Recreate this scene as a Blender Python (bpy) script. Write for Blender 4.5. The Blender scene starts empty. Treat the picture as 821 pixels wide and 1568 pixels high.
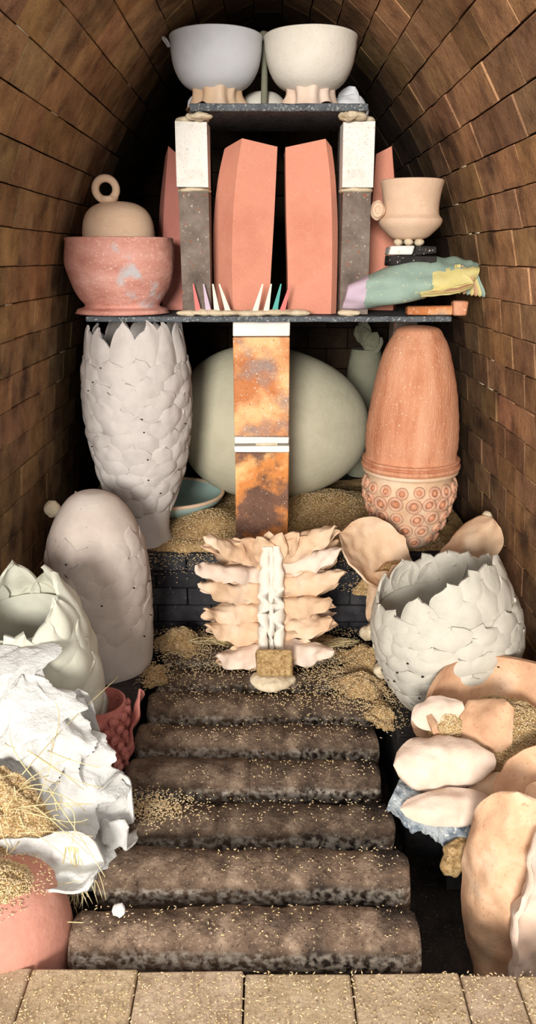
import bpy, math, random
from mathutils import Vector, Matrix, noise
random.seed(7)
R=random.random
def U(a,b): return a+(b-a)*random.random()
def V(*a): return Vector(a)

# ---------------------------------------------------------------- colour / materials
def lin(h):
    h=h.lstrip('#'); o=[]
    for i in (0,2,4):
        c=int(h[i:i+2],16)/255
        o.append(c/12.92 if c<=.04045 else ((c+.055)/1.055)**2.4)
    return (o[0],o[1],o[2],1)

def mat(name, cols, scale=5, rough=.85, bump=.35, bscale=45, speck=None, stretch=None,
        vor=None, zband=None, vc=False, dist=.006, patch=None, ao=None):
    m=bpy.data.materials.new(name); m.use_nodes=True
    nt=m.node_tree; N=nt.nodes; L=nt.links
    b=N['Principled BSDF']; b.inputs['Roughness'].default_value=rough
    try: b.inputs['Specular IOR Level'].default_value=.2
    except: pass
    tc=N.new('ShaderNodeTexCoord'); co=tc.outputs['Object']
    if stretch:
        mp=N.new('ShaderNodeMapping'); mp.inputs['Scale'].default_value=stretch
        L.new(co,mp.inputs[0]); cs=mp.outputs[0]
    else: cs=co
    n=N.new('ShaderNodeTexNoise'); n.inputs['Scale'].default_value=scale
    n.inputs['Detail'].default_value=8; n.inputs['Roughness'].default_value=.62
    L.new(cs,n.inputs['Vector'])
    r=N.new('ShaderNodeValToRGB'); k=len(cols)
    e=r.color_ramp.elements
    while len(e)<k: e.new(.5)
    for i,c in enumerate(cols):
        e[i].position=.3+.4*(i/(k-1)) if k>1 else .5
        e[i].color=lin(c)
    L.new(n.outputs['Fac'],r.inputs[0]); out=r.outputs[0]
    def mix(fac,a,bcol,mode='MIX'):
        x=N.new('ShaderNodeMix'); x.data_type='RGBA'; x.blend_type=mode
        if isinstance(fac,float): x.inputs[0].default_value=fac
        else: L.new(fac,x.inputs[0])
        L.new(a,x.inputs[6])
        if isinstance(bcol,tuple): x.inputs[7].default_value=bcol
        else: L.new(bcol,x.inputs[7])
        return x.outputs[2]
    def thr(sc,lo,hi,vec=None,det=4,top=1.0):
        q=N.new('ShaderNodeTexNoise'); q.inputs['Scale'].default_value=sc; q.inputs['Detail'].default_value=det
        L.new(vec or co,q.inputs['Vector'])
        mr=N.new('ShaderNodeMapRange'); mr.inputs[1].default_value=lo; mr.inputs[2].default_value=hi; mr.inputs[4].default_value=top
        L.new(q.outputs['Fac'],mr.inputs[0]); return mr.outputs[0]
    if patch:
        for (c,sc,lo,hi) in patch:
            out=mix(thr(sc,lo,hi,det=6),out,lin(c))
    if zband:
        (z0,z1,zw,c,sc)=zband
        sp=N.new('ShaderNodeSeparateXYZ'); L.new(co,sp.inputs[0])
        a=N.new('ShaderNodeMapRange'); a.inputs[1].default_value=z0-zw; a.inputs[2].default_value=z0; L.new(sp.outputs[2],a.inputs[0])
        d=N.new('ShaderNodeMapRange'); d.inputs[1].default_value=z1+zw; d.inputs[2].default_value=z1; L.new(sp.outputs[2],d.inputs[0])
        mu=N.new('ShaderNodeMath'); mu.operation='MULTIPLY'; L.new(a.outputs[0],mu.inputs[0]); L.new(d.outputs[0],mu.inputs[1])
        mu2=N.new('ShaderNodeMath'); mu2.operation='MULTIPLY'; L.new(mu.outputs[0],mu2.inputs[0]); L.new(thr(sc,.42,.6),mu2.inputs[1])
        out=mix(mu2.outputs[0],out,lin(c))
    if speck:
        for (c,sc,lo,hi) in (speck if isinstance(speck,list) else [speck]):
            out=mix(thr(sc*2.3,lo-.02,hi+.02,det=2,top=.75),out,lin(c))
    if vc:
        at=N.new('ShaderNodeAttribute'); at.attribute_name='Col'
        out=mix(1.0,out,at.outputs['Color'],'MULTIPLY')
    L.new(out,b.inputs['Base Color'])
    # bump
    q=N.new('ShaderNodeTexNoise'); q.inputs['Scale'].default_value=bscale; q.inputs['Detail'].default_value=6
    q.inputs['Roughness'].default_value=.65; L.new(cs,q.inputs['Vector'])
    h=q.outputs['Fac']
    bp=N.new('ShaderNodeBump'); bp.inputs['Strength'].default_value=bump; bp.inputs['Distance'].default_value=dist
    L.new(h,bp.inputs['Height']); L.new(bp.outputs[0],b.inputs['Normal'])
    return m

M={}
M['wall']=mat('kiln_brick_brown',['#6c523b','#927453','#ac8b64'],scale=9,bump=.7,bscale=40,vc=True,rough=.9,
      patch=[('#523e2f',5,.54,.70),('#b5976f',6,.60,.78)],speck=[('#c9a478',90,.64,.72),('#3a2418',60,.62,.74)])
M['shell']=mat('mortar_dark',['#1c140f','#2b2019'],bump=.2)
M['dark']=mat('sooty_brick',['#1d1c1d','#323031','#46423f'],scale=9,vc=True,bump=.6,speck=('#7d756e',60,.68,.76))
M['ledge']=mat('speckled_firebrick',['#a08a6d','#b7a084','#c8b398'],scale=14,vc=True,bump=.7,bscale=60,rough=.9,
      speck=[('#e0cfae',110,.60,.68),('#7a6046',70,.60,.70)])
M['bar']=mat('grate_bar_refractory',['#3c3028','#695749','#978371'],scale=15,bump=1.0,bscale=60,dist=.010,rough=.9,vc=True,
      patch=[('#2f2723',5,.52,.64)],
      zband=(.066,.098,.014,'#c2b8ab',55),speck=[('#b8a48b',75,.64,.72),('#231a17',45,.62,.72)])
M['slab']=mat('kiln_shelf_silicon_carbide',['#3f4144','#5c6064','#33353a'],scale=12,bump=.6,speck=('#b0b2ac',60,.60,.68))
M['whitebrick']=mat('white_insulating_brick',['#d6d1c9','#e3dfd8','#cdc4b7'],scale=7,bump=.6,bscale=50,speck=('#b1a188',60,.62,.70))
M['graybrick']=mat('grey_prop_brick',['#544a43','#73665c','#8d8075'],scale=10,bump=.6,speck=[('#d8d0c4',45,.68,.72),('#a0512e',22,.68,.74)])
M['flash']=mat('flame_flashed_prop',['#96603c','#bd7344','#c9875a'],scale=3.5,bump=.6,bscale=50,
      patch=[('#ecb883',4.0,.50,.60),('#9b8377',4.6,.54,.63)],speck=[('#e6d6c4',60,.64,.70),('#6b4632',50,.66,.74)])
M['flash2']=mat('flame_flashed_prop_dark',['#5a4337','#785747','#8f6b55'],scale=4.5,bump=.6,bscale=50,
      patch=[('#cf8549',6.5,.46,.54),('#efbd80',6.0,.54,.62)],speck=[('#d9c9b8',60,.66,.72),('#3b2a22',50,.66,.74)])
M['wad']=mat('wadding_clay',['#c6b496','#d6c6aa','#b09b7a'],scale=20,bump=.9,bscale=60)
M['pastewhite']=mat('shelf_wash_white',['#e2ddd1','#eeeae1'],scale=9,bump=.4)
M['vase']=mat('bisque_grey_white',['#b0a8a2','#c3bbb5','#b7afaa'],scale=6,bump=.5,bscale=25,rough=.85)
M['dome']=mat('bisque_warm_grey',['#b0a298','#c0b2a7','#ccc1b7'],scale=5,bump=.45,bscale=18,rough=.85,
      speck=('#5a473d',40,.74,.76))
M['egg']=mat('bisque_cream_egg',['#afa990','#c1baa1','#b6af96'],scale=3.5,bump=.4,bscale=40,rough=.9)
M['arti']=mat('bisque_stone_white',['#aea89b','#c1bbad','#b4aea0'],scale=6,bump=.4,bscale=30,rough=.85)
M['pale']=mat('bisque_pale_green',['#b5b3a2','#c6c4b4','#bab6a2'],scale=6,bump=.35,bscale=25,rough=.85)
M['paledark']=mat('bisque_olive_grey',['#6e6e5c','#85836e'],scale=6,bump=.35)  # darkened tone; on the leafy vase it stands in for shade
M['terra']=mat('terracotta_orange',['#bb7857','#d2926f','#dda482'],scale=6,bump=1.0,bscale=45,stretch=(3,3,.5),
      speck=('#f0d0b4',50,.64,.72))
M['block']=mat('terracotta_grogged_pink',['#c88069','#d48f77','#cd8670'],scale=4,bump=.35,bscale=90,speck=('#ecb89c',120,.66,.7))
M['blockpink']=mat('terracotta_dusty_pink',['#b27265','#c28072'],scale=4,bump=.4)
M['jar']=mat('terracotta_jar_clay',['#a76d5b','#bb8371','#c99886'],scale=5,bump=.5)
M['pinkbowl']=mat('brushed_pink_slip',['#b97a6b','#d09585','#dda99b'],scale=6,bump=.9,bscale=30,stretch=(1,1,2.5),
      patch=[('#bbb9ba',6,.60,.67)],speck=('#efc9b8',60,.62,.7))
M['buff']=mat('buff_stoneware',['#cbaa8d','#d8b99d','#ceae93'],scale=5,bump=.3,speck=('#efd9c2',90,.66,.7))
M['whiteblue']=mat('bisque_cool_white',['#c2c4c8','#d3d5d9','#cacaca'],scale=3,bump=.25)
M['cream']=mat('bisque_cream',['#cdc5b6','#dad3c6','#d2cbbd'],scale=3,bump=.3,speck=('#b3a484',90,.66,.72))
M['peach']=mat('raw_clay_peach',['#c49d7b','#d3b393','#dfc8b0'],scale=6,bump=.7,bscale=24,rough=.85)
M['peach2']=mat('raw_clay_peach_light',['#c9ab94','#d8c0ad','#e1cfbf'],scale=6,bump=.7,bscale=22,rough=.85)
M['shellpeach']=mat('raw_clay_orange_peach',['#b98c6c','#cea583','#dec3a8'],scale=6,bump=.7,bscale=20,rough=.8,
      speck=('#a97450',40,.64,.74))
M['sucker']=mat('raw_clay_sucker',['#bd8e74','#d1a78b','#bb8268'],scale=12,bump=.6)
M['redclay']=mat('red_clay_glaze',['#8f4f45','#ad675d','#bf8075'],scale=10,bump=.6,rough=.6)
M['plaster']=mat('plaster_white',['#bab7b1','#d0cec9','#c4c1bc'],scale=8,bump=.9,bscale=40,dist=.01)
M['spine']=mat('spine_white_slip',['#d8cdbc','#e4dccf'],scale=8,bump=.6,stretch=(4,4,.7))
M['husk']=mat('rice_husk_mass',['#957349','#bf9b69','#d9be8e'],scale=70,bump=1.0,bscale=140,dist=.01,speck=('#5b3f22',70,.60,.7))
M['grain']=mat('rice_husk_grain',['#dcc195','#efddb8'],scale=30,bump=.1,vc=True)
M['straw']=mat('dry_straw',['#c2ae7c','#dccda2'],scale=20,bump=.1,vc=False)
M['teal']=mat('pale_teal_glaze',['#8fa9a2','#a8bdb5'],scale=6,bump=.2,rough=.5)
M['c_lilac']=mat('slip_lilac',['#bda7b8','#cbbac5'],bump=.3)
M['c_mint']=mat('slip_mint',['#869c8f','#99ac9e'],scale=9,bump=.4,speck=('#c9c79a',30,.66,.72))
M['c_yellow']=mat('slip_yellow',['#c8ba78','#d8cc8f'],scale=9,bump=.5)
M['c_tan']=mat('slip_tan',['#b38c69','#cca681'],scale=9,bump=.4)
M['c_pinkc']=mat('cone_pink',['#c96a66','#d57f78'],bump=.1)
M['c_cream']=mat('cone_cream',['#e9dcc2','#f3ead6'],bump=.1)
M['c_teal']=mat('cone_teal',['#4f9c93','#62aca2'],bump=.1)
M['black']=mat('black_prop',['#1d1b1b','#35312f'],scale=20,bump=.6,speck=('#d8d0c4',35,.64,.68))
M['bluewhite']=mat('frosted_broken_shelf',['#444c55','#7d868e','#b3b8b9','#454648'],scale=18,bump=1.0,bscale=45,dist=.012,speck=('#e0dfd8',40,.58,.68))
M['floor']=mat('ash_floor',['#1a1614','#2d2723','#3c342e'],scale=9,bump=.8,speck=('#6d5f50',60,.64,.72))
M['hole']=mat('pinhole_shadowed_clay',['#2a1f1a','#3a2c25'],bump=.1)

# ---------------------------------------------------------------- mesh builder
class MB:
    def __init__(s): s.v=[];s.f=[];s.mi=[];s.c=[]
    def add(s,vs,fs,mi=0,col=(1,1,1),Mx=None):
        o=len(s.v)
        for p in vs:
            p=Vector(p)
            if Mx is not None: p=Mx@p
            s.v.append(p)
        for f in fs:
            s.f.append([i+o for i in f]); s.mi.append(mi); s.c.append(col)
    def obj(s,name,mats,bevel=0,sharp=40,parent=None,seg=1,fixn=True,sub=0):
        lo=Vector([min(p[i] for p in s.v) for i in range(3)]); hi=Vector([max(p[i] for p in s.v) for i in range(3)])
        o=Vector(((lo.x+hi.x)/2,(lo.y+hi.y)/2,lo.z))
        me=bpy.data.meshes.new(name)
        me.from_pydata([tuple(p-o) for p in s.v],[],s.f)
        for m in mats: me.materials.append(M[m])
        for p,mi in zip(me.polygons,s.mi): p.material_index=mi; p.use_smooth=True
        ca=me.color_attributes.new('Col','FLOAT_COLOR','CORNER')
        buf=[]
        for p,c in zip(me.polygons,s.c):
            for _ in range(p.loop_total): buf.extend((c[0],c[1],c[2],1))
        ca.data.foreach_set('color',buf)
        if fixn:
            import bmesh
            bm=bmesh.new(); bm.from_mesh(me); bmesh.ops.recalc_face_normals(bm,faces=bm.faces); bm.to_mesh(me); bm.free()
        me.set_sharp_from_angle(angle=math.radians(sharp))
        ob=bpy.data.objects.new(name,me); bpy.context.scene.collection.objects.link(ob)
        ob.location=o
        if bevel:
            b=ob.modifiers.new('bevel','BEVEL'); b.width=bevel; b.segments=seg; b.limit_method='ANGLE'; b.angle_limit=math.radians(35)
            b.harden_normals=False
        if parent: ob.parent=parent
        return ob

BF=[(0,3,2,1),(4,5,6,7),(0,1,5,4),(1,2,6,5),(2,3,7,6),(3,0,4,7)]
def box(mb,c,h,ax=None,mi=0,col=(1,1,1),jit=0):
    c=Vector(c)
    if ax is None: ax=(V(1,0,0),V(0,1,0),V(0,0,1))
    vs=[]
    for z in (-1,1):
        for x,y in ((-1,-1),(1,-1),(1,1),(-1,1)):
            p=c+ax[0]*h[0]*x+ax[1]*h[1]*y+ax[2]*h[2]*z
            if jit: p+=V(U(-jit,jit),U(-jit,jit),U(-jit,jit))
            vs.append(p)
    mb.add(vs,BF,mi,col)
def boxr(mb,x0,x1,y0,y1,z0,z1,mi=0,col=(1,1,1),jit=0):
    box(mb,((x0+x1)/2,(y0+y1)/2,(z0+z1)/2),((x1-x0)/2,(y1-y0)/2,(z1-z0)/2),None,mi,col,jit)

def catmull(pts,n=6):
    out=[]; P=[Vector(p) for p in pts]; P=[2*P[0]-P[1]]+P+[2*P[-1]-P[-2]]
    for i in range(1,len(P)-2):
        for k in range(n):
            t=k/n; a,b,c,d=P[i-1],P[i],P[i+1],P[i+2]
            out.append(.5*((2*b)+(-a+c)*t+(2*a-5*b+4*c-d)*t*t+(-a+3*b-3*c+d)*t**3))
    out.append(P[-2]); return out

def fn(p,f,s=0):
    return noise.noise(Vector((p[0]*f+s*13.1,p[1]*f-s*7.7,p[2]*f+s*3.3)))

def lathe(mb,prof,c=(0,0,0),seg=64,Mx=None,mi=0,smooth=0,rmod=None,amp=0,freq=6,seed=0):
    if smooth: prof=[(max(0.0005,p.x),p.y) for p in catmull([(a,b) for a,b in prof],smooth)]
    vs=[];fs=[]
    for (r,z) in prof:
        for j in range(seg):
            t=2*math.pi*j/seg
            rr=r*(rmod(t,z) if rmod else 1)
            p=V(rr*math.cos(t),rr*math.sin(t),z)
            if amp: rr+=amp*fn(p,freq,seed); p=V(rr*math.cos(t),rr*math.sin(t),z)
            vs.append(p+Vector(c))
    n=len(prof)
    for i in range(n-1):
        for j in range(seg):
            k=(j+1)%seg
            fs.append((i*seg+j,i*seg+k,(i+1)*seg+k,(i+1)*seg+j))
    fs.append(tuple(range(seg))[::-1]); fs.append(tuple((n-1)*seg+j for j in range(seg)))
    mb.add(vs,fs,mi,(1,1,1),Mx)

def sheet(mb,G,NN,thick,mi=0,Mx=None):
    nv=len(G); nu=len(G[0]); vs=[];fs=[]
    for i in range(nv):
        for j in range(nu): vs.append(G[i][j])
    for i in range(nv):
        for j in range(nu):
            vs.append(G[i][j]-NN[i][j]*thick)
    o=nv*nu
    for i in range(nv-1):
        for j in range(nu-1):
            a=i*nu+j
            fs.append((a,a+1,a+nu+1,a+nu)); fs.append((o+a,o+a+nu,o+a+nu+1,o+a+1))
    for i in range(nv-1):
        a=i*nu; fs.append((a,a+nu,o+a+nu,o+a)); a=i*nu+nu-1; fs.append((a,o+a,o+a+nu,a+nu))
    for j in range(nu-1):
        fs.append((j,o+j,o+j+1,j+1)); a=(nv-1)*nu+j; fs.append((a,a+1,o+a+1,o+a))
    mb.add(vs,fs,mi,(1,1,1),Mx)

def leaf(mb,base,axis,normal,L,W,cup=.3,bend=.3,thick=.01,vm=.5,b0=.5,pw=2,nu=15,nv=20,wob=.012,fr=9,seed=0,mi=0,ruf=0,ex=.5):
    base=Vector(base); a=Vector(axis).normalized(); n=Vector(normal); n=(n-a*n.dot(a)).normalized(); s=a.cross(n)
    G=[];NN=[]; c=base.copy()
    for i in range(nv):
        v=i/(nv-1); ph=bend*v
        ad=a*math.cos(ph)+n*math.sin(ph); nd=n*math.cos(ph)-a*math.sin(ph)
        if i: c=c+ad*(L/(nv-1))
        if v<vm: w=b0+(1-b0)*math.sin(math.pi/2*v/vm)
        else: w=max(.03,(max(0,1-((v-vm)/(1-vm))**pw))**ex)
        w*=W/2
        row=[];nr=[]
        for j in range(nu):
            u=-1+2*j/(nu-1)
            uu=u*(1+.16*fn((u*1.2,v*2.6,seed),1.9,seed+5))
            p=c+s*uu*w+nd*(cup*w*u*u)
            e=abs(u)**3
            p+=nd*(wob*fn(p,fr,seed)+ruf*e*math.sin(v*17+seed+u*2)+.4*wob*fn(p,fr*3,seed+2))
            row.append(p); nr.append((nd-s*u*cup*.8).normalized()*(1-.45*abs(u)**4)*(1-.4*v**4))
        G.append(row);NN.append(nr)
    sheet(mb,G,NN,thick,mi)

def blob(mb,c,r,amp=.01,freq=8,seed=0,nu=40,nv=26,mi=0,ridged=False,rot=None,flat=None):
    c=Vector(c); vs=[];fs=[]
    for i in range(nv+1):
        t=math.pi*i/nv
        for j in range(nu):
            f=2*math.pi*j/nu
            d=V(math.sin(t)*math.cos(f),math.sin(t)*math.sin(f),math.cos(t))
            p=V(d.x*r[0],d.y*r[1],d.z*r[2])
            q=fn(p+c,freq,seed); 
            q+=.35*fn(p+c,freq*3,seed+1)
            p=p+d*amp*q
            if rot is not None: p=rot@p
            p=p+c
            if flat is not None and p.z<flat: p.z=flat
            vs.append(p)
    for i in range(nv):
        for j in range(nu):
            k=(j+1)%nu; fs.append((i*nu+j,(i+1)*nu+j,(i+1)*nu+k,i*nu+k))
    mb.add(vs,fs,mi)

def torus(mb,c,n,Rr,r,mi=0,a=16,b=8,sq=1):
    c=Vector(c); n=Vector(n).normalized(); t=V(0,0,1) if abs(n.z)<.9 else V(1,0,0)
    x=n.cross(t).normalized(); y=n.cross(x)
    vs=[];fs=[]
    for i in range(a):
        f=2*math.pi*i/a; d=x*math.cos(f)+y*math.sin(f)*sq
        for j in range(b):
            g=2*math.pi*j/b; vs.append(c+d*(Rr+r*math.cos(g))+n*r*math.sin(g))
    for i in range(a):
        for j in range(b):
            i2=(i+1)%a;j2=(j+1)%b; fs.append((i*b+j,i2*b+j,i2*b+j2,i*b+j2))
    mb.add(vs,fs,mi)

def tube(mb,pts,rad,mi=0,k=6):
    pts=[Vector(p) for p in pts]; vs=[];fs=[]; n=len(pts)
    for i,p in enumerate(pts):
        t=(pts[min(i+1,n-1)]-pts[max(i-1,0)]).normalized()
        u=V(0,0,1) if abs(t.z)<.9 else V(1,0,0)
        x=t.cross(u).normalized(); y=t.cross(x)
        r=rad[i] if isinstance(rad,(list,tuple)) else rad
        for j in range(k):
            f=2*math.pi*j/k; vs.append(p+x*r*math.cos(f)+y*r*math.sin(f))
    for i in range(n-1):
        for j in range(k):
            j2=(j+1)%k; fs.append((i*k+j,i*k+j2,(i+1)*k+j2,(i+1)*k+j))
    fs.append(tuple(range(k))[::-1]); fs.append(tuple((n-1)*k+j for j in range(k)))
    mb.add(vs,fs,mi)

class Prof:
    def __init__(s,pts): s.p=[(q.x,q.y) for q in catmull(pts,8)]   # (r,h)
    def r(s,h):
        p=s.p
        if h<=p[0][1]: return p[0][0]
        if h>=p[-1][1]:
            sl=(p[-1][0]-p[-3][0])/max(1e-5,(p[-1][1]-p[-3][1])); return p[-1][0]+sl*(h-p[-1][1])
        for i in range(len(p)-1):
            if p[i][1]<=h<=p[i+1][1]:
                t=(h-p[i][1])/max(1e-6,p[i+1][1]-p[i][1]); return p[i][0]*(1-t)+p[i+1][0]*t
        return p[-1][0]

def scale_petal(mb,pf,th,h0,L,dth,off=.003,lift=.012,bulge=.006,thick=.006,pw=2,vm=.45,Mx=None,mi=0,nu=9,nv=10,seed=0,ex=.5,wr=.003):
    G=[];NN=[]
    for i in range(nv):
        v=i/(nv-1)
        w=(.72+.28*v/vm) if v<vm else max(.04,(max(0,1-((v-vm)/(1-vm))**pw))**ex)
        row=[];nr=[]
        for j in range(nu):
            u=-1+2*j/(nu-1)
            t=th+u*dth*w*(1+.1*math.sin(seed*3+v*4)); h=h0+L*v+ .1*L*math.sin(seed*5+u*1.5)*v
            r=pf.r(h)+off+lift*v+bulge*(1-u*u)*math.sin(math.pi*min(1,v*1.05))+wr*fn((u,v,seed),1.6,seed)
            row.append(V(r*math.cos(t),r*math.sin(t),h)); nr.append(V(math.cos(t),math.sin(t),.15))
        G.append(row);NN.append(nr)
    sheet(mb,G,NN,thick,mi,Mx)

def T(x,y,z): return Matrix.Translation((x,y,z))
def RX(a): return Matrix.Rotation(math.radians(a),4,'X')
def RY(a): return Matrix.Rotation(math.radians(a),4,'Y')
def RZ(a): return Matrix.Rotation(math.radians(a),4,'Z')

def grain(mb,p,n=None,L=.0075,w=.0016):
    th=U(0,math.pi*2); d=V(math.cos(th),math.sin(th),U(-.5,.5)).normalized()
    s=d.cross(V(0,0,1)).normalized(); up=s.cross(d)
    L*=U(.7,1.2); p=Vector(p)
    vs=[p-d*L/2,p+d*L/2]+[p+s*w,p-s*w,p+up*w,p-up*w]
    fs=[(0,2,4),(0,4,3),(0,3,5),(0,5,2),(1,4,2),(1,3,4),(1,5,3),(1,2,5)]
    k=U(.6,1.1); mb.add(vs,fs,0,(k,k*U(.87,1.0),k*U(.7,1.0)))

def mound(mb,gr,cx,cy,z0,rx,ry,h,n=1500,seed=0,L=.0075,k=26,slope=(0,0),full=False):
    def E(t): 
        q=(math.cos(t),math.sin(t),seed)
        return 1+(.12 if full else .55)*fn(q,1.4,seed)+(.05 if full else .25)*fn(q,3.5,seed)
    def H(a,b):
        r2=a*a+b*b; q=max(0,1-r2)
        base=h*(q**.75 if full else q**1.5)
        return z0+base+slope[0]*a+slope[1]*b+.35*h*fn((a,b,seed),2.5,seed)*q+.12*h*fn((a,b,seed),7,seed)*q
    vs=[];fs=[]
    N1=k;N2=2*k
    for i in range(N1+1):
        r=i/N1
        for j in range(N2):
            t=2*math.pi*j/N2; a=r*math.cos(t);b=r*math.sin(t); e=E(t)
            vs.append(V(cx+a*rx*e,cy+b*ry*e,H(a,b)+(.003*fn((a,b,1),30,seed) if i<N1 else -.012)))
    for i in range(N1):
        for j in range(N2):
            j2=(j+1)%N2; fs.append((i*N2+j,(i+1)*N2+j,(i+1)*N2+j2,i*N2+j2))
    mb.add(vs,fs,0)
    for _ in range(n):
        r=(R()**.5)
        t=U(0,6.283)
        e=E(t)
        if not full and R()<.35: r=1+abs(random.gauss(0,.35))
        a=r*math.cos(t);b=r*math.sin(t)
        grain(gr,(cx+a*rx*e,cy+b*ry*e,(H(a,b) if r<1 else z0+.014)+U(.001,.004)),L=L)

# ================================================================ KILN SHELL
prof=[(-.96,-.30),(-.945,.3),(-.915,.7),(-.87,1.12),(-.805,1.5),(-.72,1.77),(-.58,2.03),(-.4,2.25),(-.2,2.41),(0,2.48)]
prof=prof+[(-x,z) for x,z in prof[-2::-1]]
C=[(p.x,p.y) for p in catmull(prof,12)]
acc=[0]
for i in range(1,len(C)): acc.append(acc[-1]+math.dist(C[i],C[i-1]))
tot=acc[-1]
def at(s):
    for i in range(1,len(acc)):
        if s<=acc[i]:
            t=(s-acc[i-1])/(acc[i]-acc[i-1]); return (C[i-1][0]*(1-t)+C[i][0]*t, C[i-1][1]*(1-t)+C[i][1]*t)
    return C[-1]
nc=round(tot/.118); st=tot/nc
W={'wall_left':MB(),'wall_right':MB(),'ceiling':MB()}
Y0,Y1=1.62,4.62
for i in range(nc):
    a=at(i*st+.0016); b=at((i+1)*st-.0016); mx=(a[0]+b[0])/2; mz=(a[1]+b[1])/2
    t=V(b[0]-a[0],0,b[1]-a[1]); hl=t.length/2; t.normalize(); nrm=V(-t.z,0,t.x)   # outward
    if nrm.dot(V(mx,0,mz-1))<0: nrm=-nrm
    key='ceiling' if mz>1.8 else ('wall_left' if mx<0 else 'wall_right')
    y=Y0-(.115 if i%2 else 0)
    bl=.235
    while y<Y1:
        ya=max(y,Y0); yb=min(y+bl-.004,Y1)
        if yb-ya>.03:
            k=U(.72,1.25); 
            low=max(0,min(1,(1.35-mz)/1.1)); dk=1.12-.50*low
            depth_shade=1-.90*max(0,min(1,((ya+yb)/2-3.15)/.65))  # brick colour darkens with depth, painting in the kiln's unlit interior
            k*=dk*depth_shade
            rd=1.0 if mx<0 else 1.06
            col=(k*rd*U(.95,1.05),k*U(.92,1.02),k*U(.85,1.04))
            off=U(-.0035,.003)
            c=V(mx,(ya+yb)/2,mz)+nrm*(.055+off)
            tw=U(-.008,.008); ax=(V(0,1,0),(t+nrm*tw).normalized(),nrm)
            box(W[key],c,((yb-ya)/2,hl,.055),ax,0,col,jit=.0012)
        y+=bl
    box(W[key],V(mx,(Y0+Y1)/2+.06,mz)+nrm*.155,((Y1-Y0)/2+.10,hl*1.4,.05),(V(0,1,0),t,nrm),1)
for key in W:
    for _ in range(34):
        i=random.randrange(2,nc-2); s=i*st; a=at(s); b=at(s+.01)
        t=V(b[0]-a[0],0,b[1]-a[1]).normalized(); nrm=V(-t.z,0,t.x)
        if nrm.dot(V(a[0],0,a[1]-1))<0: nrm=-nrm
        kk='ceiling' if a[1]>1.8 else ('wall_left' if a[0]<0 else 'wall_right')
        if kk!=key or a[1]<.9: continue
        box(W[key],V(a[0],U(1.9,3.4),a[1])+nrm*.002,(U(.02,.06),.0022,.004),(V(0,1,0),t,nrm),2)
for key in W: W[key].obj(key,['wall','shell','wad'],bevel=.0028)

mb=MB()
for r in range(24):
    z=-.3+r*.118
    x=-1.05-(.11 if r%2 else 0)
    while x<1.05:
        k=U(.05,.12);  # near-black tint puts the shade of the far end into the brick
        mz=z+.06
        lim=max([abs(c[0]) for c in C if abs(c[1]-mz)<.07]+[0]) if mz<2.5 else 0
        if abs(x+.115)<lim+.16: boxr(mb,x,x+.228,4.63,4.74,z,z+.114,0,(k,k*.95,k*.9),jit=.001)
        x+=.232
boxr(mb,-1.12,1.12,4.75,4.80,-.3,2.62,1)
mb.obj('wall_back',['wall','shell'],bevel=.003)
mb=MB(); boxr(mb,-1.1,1.1,-1.2,4.75,-.36,-.30); mb.obj('floor',['floor'])

# ---- brick threshold in front
mb=MB()
xs=[-1.0,-.765,-.525,-.286,-.052,.184,.421,.545,.78,1.0]
for r,(ya,yb) in enumerate(((1.105,1.335),(.87,1.10),(.635,.865))):
    for i in range(len(xs)-1):
        k=U(.92,1.12); o=.0 if r==0 else (-.1 if r==1 else .03); sl=-.018*(xs[i]+xs[i+1])/2
        boxr(mb,xs[i]+.0015+o,xs[i+1]-.0015+o,ya+sl,yb+sl+U(-.004,.004),-.075,U(-.003,.002),0,(k,k*U(.95,1),k*U(.9,1)),jit=.0016)
        boxr(mb,xs[i]+.002+o,xs[i+1]-.002+o,ya+sl,yb+sl,-.3,-.078,0,(.6,.55,.5))
mb.obj('brick_threshold',['ledge'],bevel=.005,seg=2)

# ---- grate bars
grate=bpy.data.objects.new('fire_grate',None); bpy.context.scene.collection.objects.link(grate)
bars=[(-.467,.355,1.475),(-.44,.365,1.672),(-.45,.355,1.868),(-.44,.345,2.064),(-.44,.36,2.26),(-.43,.375,2.46),(-.425,.385,2.66),(-.42,.385,2.862)]
cs=[(-.060,-.13),(-.070,-.09),(-.076,-.070),(-.078,-.050),(-.072,-.026),(-.052,-.009),(-.018,0),(.012,.0),(.038,-.006),(.056,-.022),(.064,-.044),(.066,-.065),(.064,-.09),(.056,-.13)]
for bi,(xa,xb,yc) in enumerate(bars):
    mb=MB(); vs=[];fs=[]; n=110; m=len(cs); ang=U(-.03,.03); dz=U(-.010,.010)
    brk=U(.3,.7) if bi in (2,3,4) else 9
    for i in range(n+1):
        x=xa+(xb-xa)*i/n; fx=i/n
        e=min(1,.84+ .16*min(i,n-i)/2.0)
        st2=.006 if fx>brk else 0
        for (y,z) in cs:
            p=V(x,yc+y*e+(x*ang)+st2,(z if z<-.1 else z-(1-e)*.05+dz-st2))
            q=fn(p,5,bi)*.009+fn(p,22,bi)*.004+fn(p,70,bi)*.0015
            p.z+=q; p.y+=q*.9*(1 if y>0 else -1)
            if abs(fx-brk)<.008: p.z-=.008
            p.x+=.008*fn((y*20,z*20,x*3),1,bi) if i in(0,n) else 0
            vs.append(p)
    for i in range(n):
        for j in range(m):
            j2=(j+1)%m; fs.append((i*m+j,i*m+j2,(i+1)*m+j2,(i+1)*m+j))
    fs.append(tuple(range(m))); fs.append(tuple(n*m+j for j in range(m))[::-1])
    k=[1.3,1.15,.75,.85,.95,.85,.75,.7][bi]
    mb.add(vs,fs,0,(k,k*.97,k*.93))
    mb.obj('bar_%d'%(bi+1),['bar'],sharp=60,parent=grate)
mb=MB()
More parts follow.
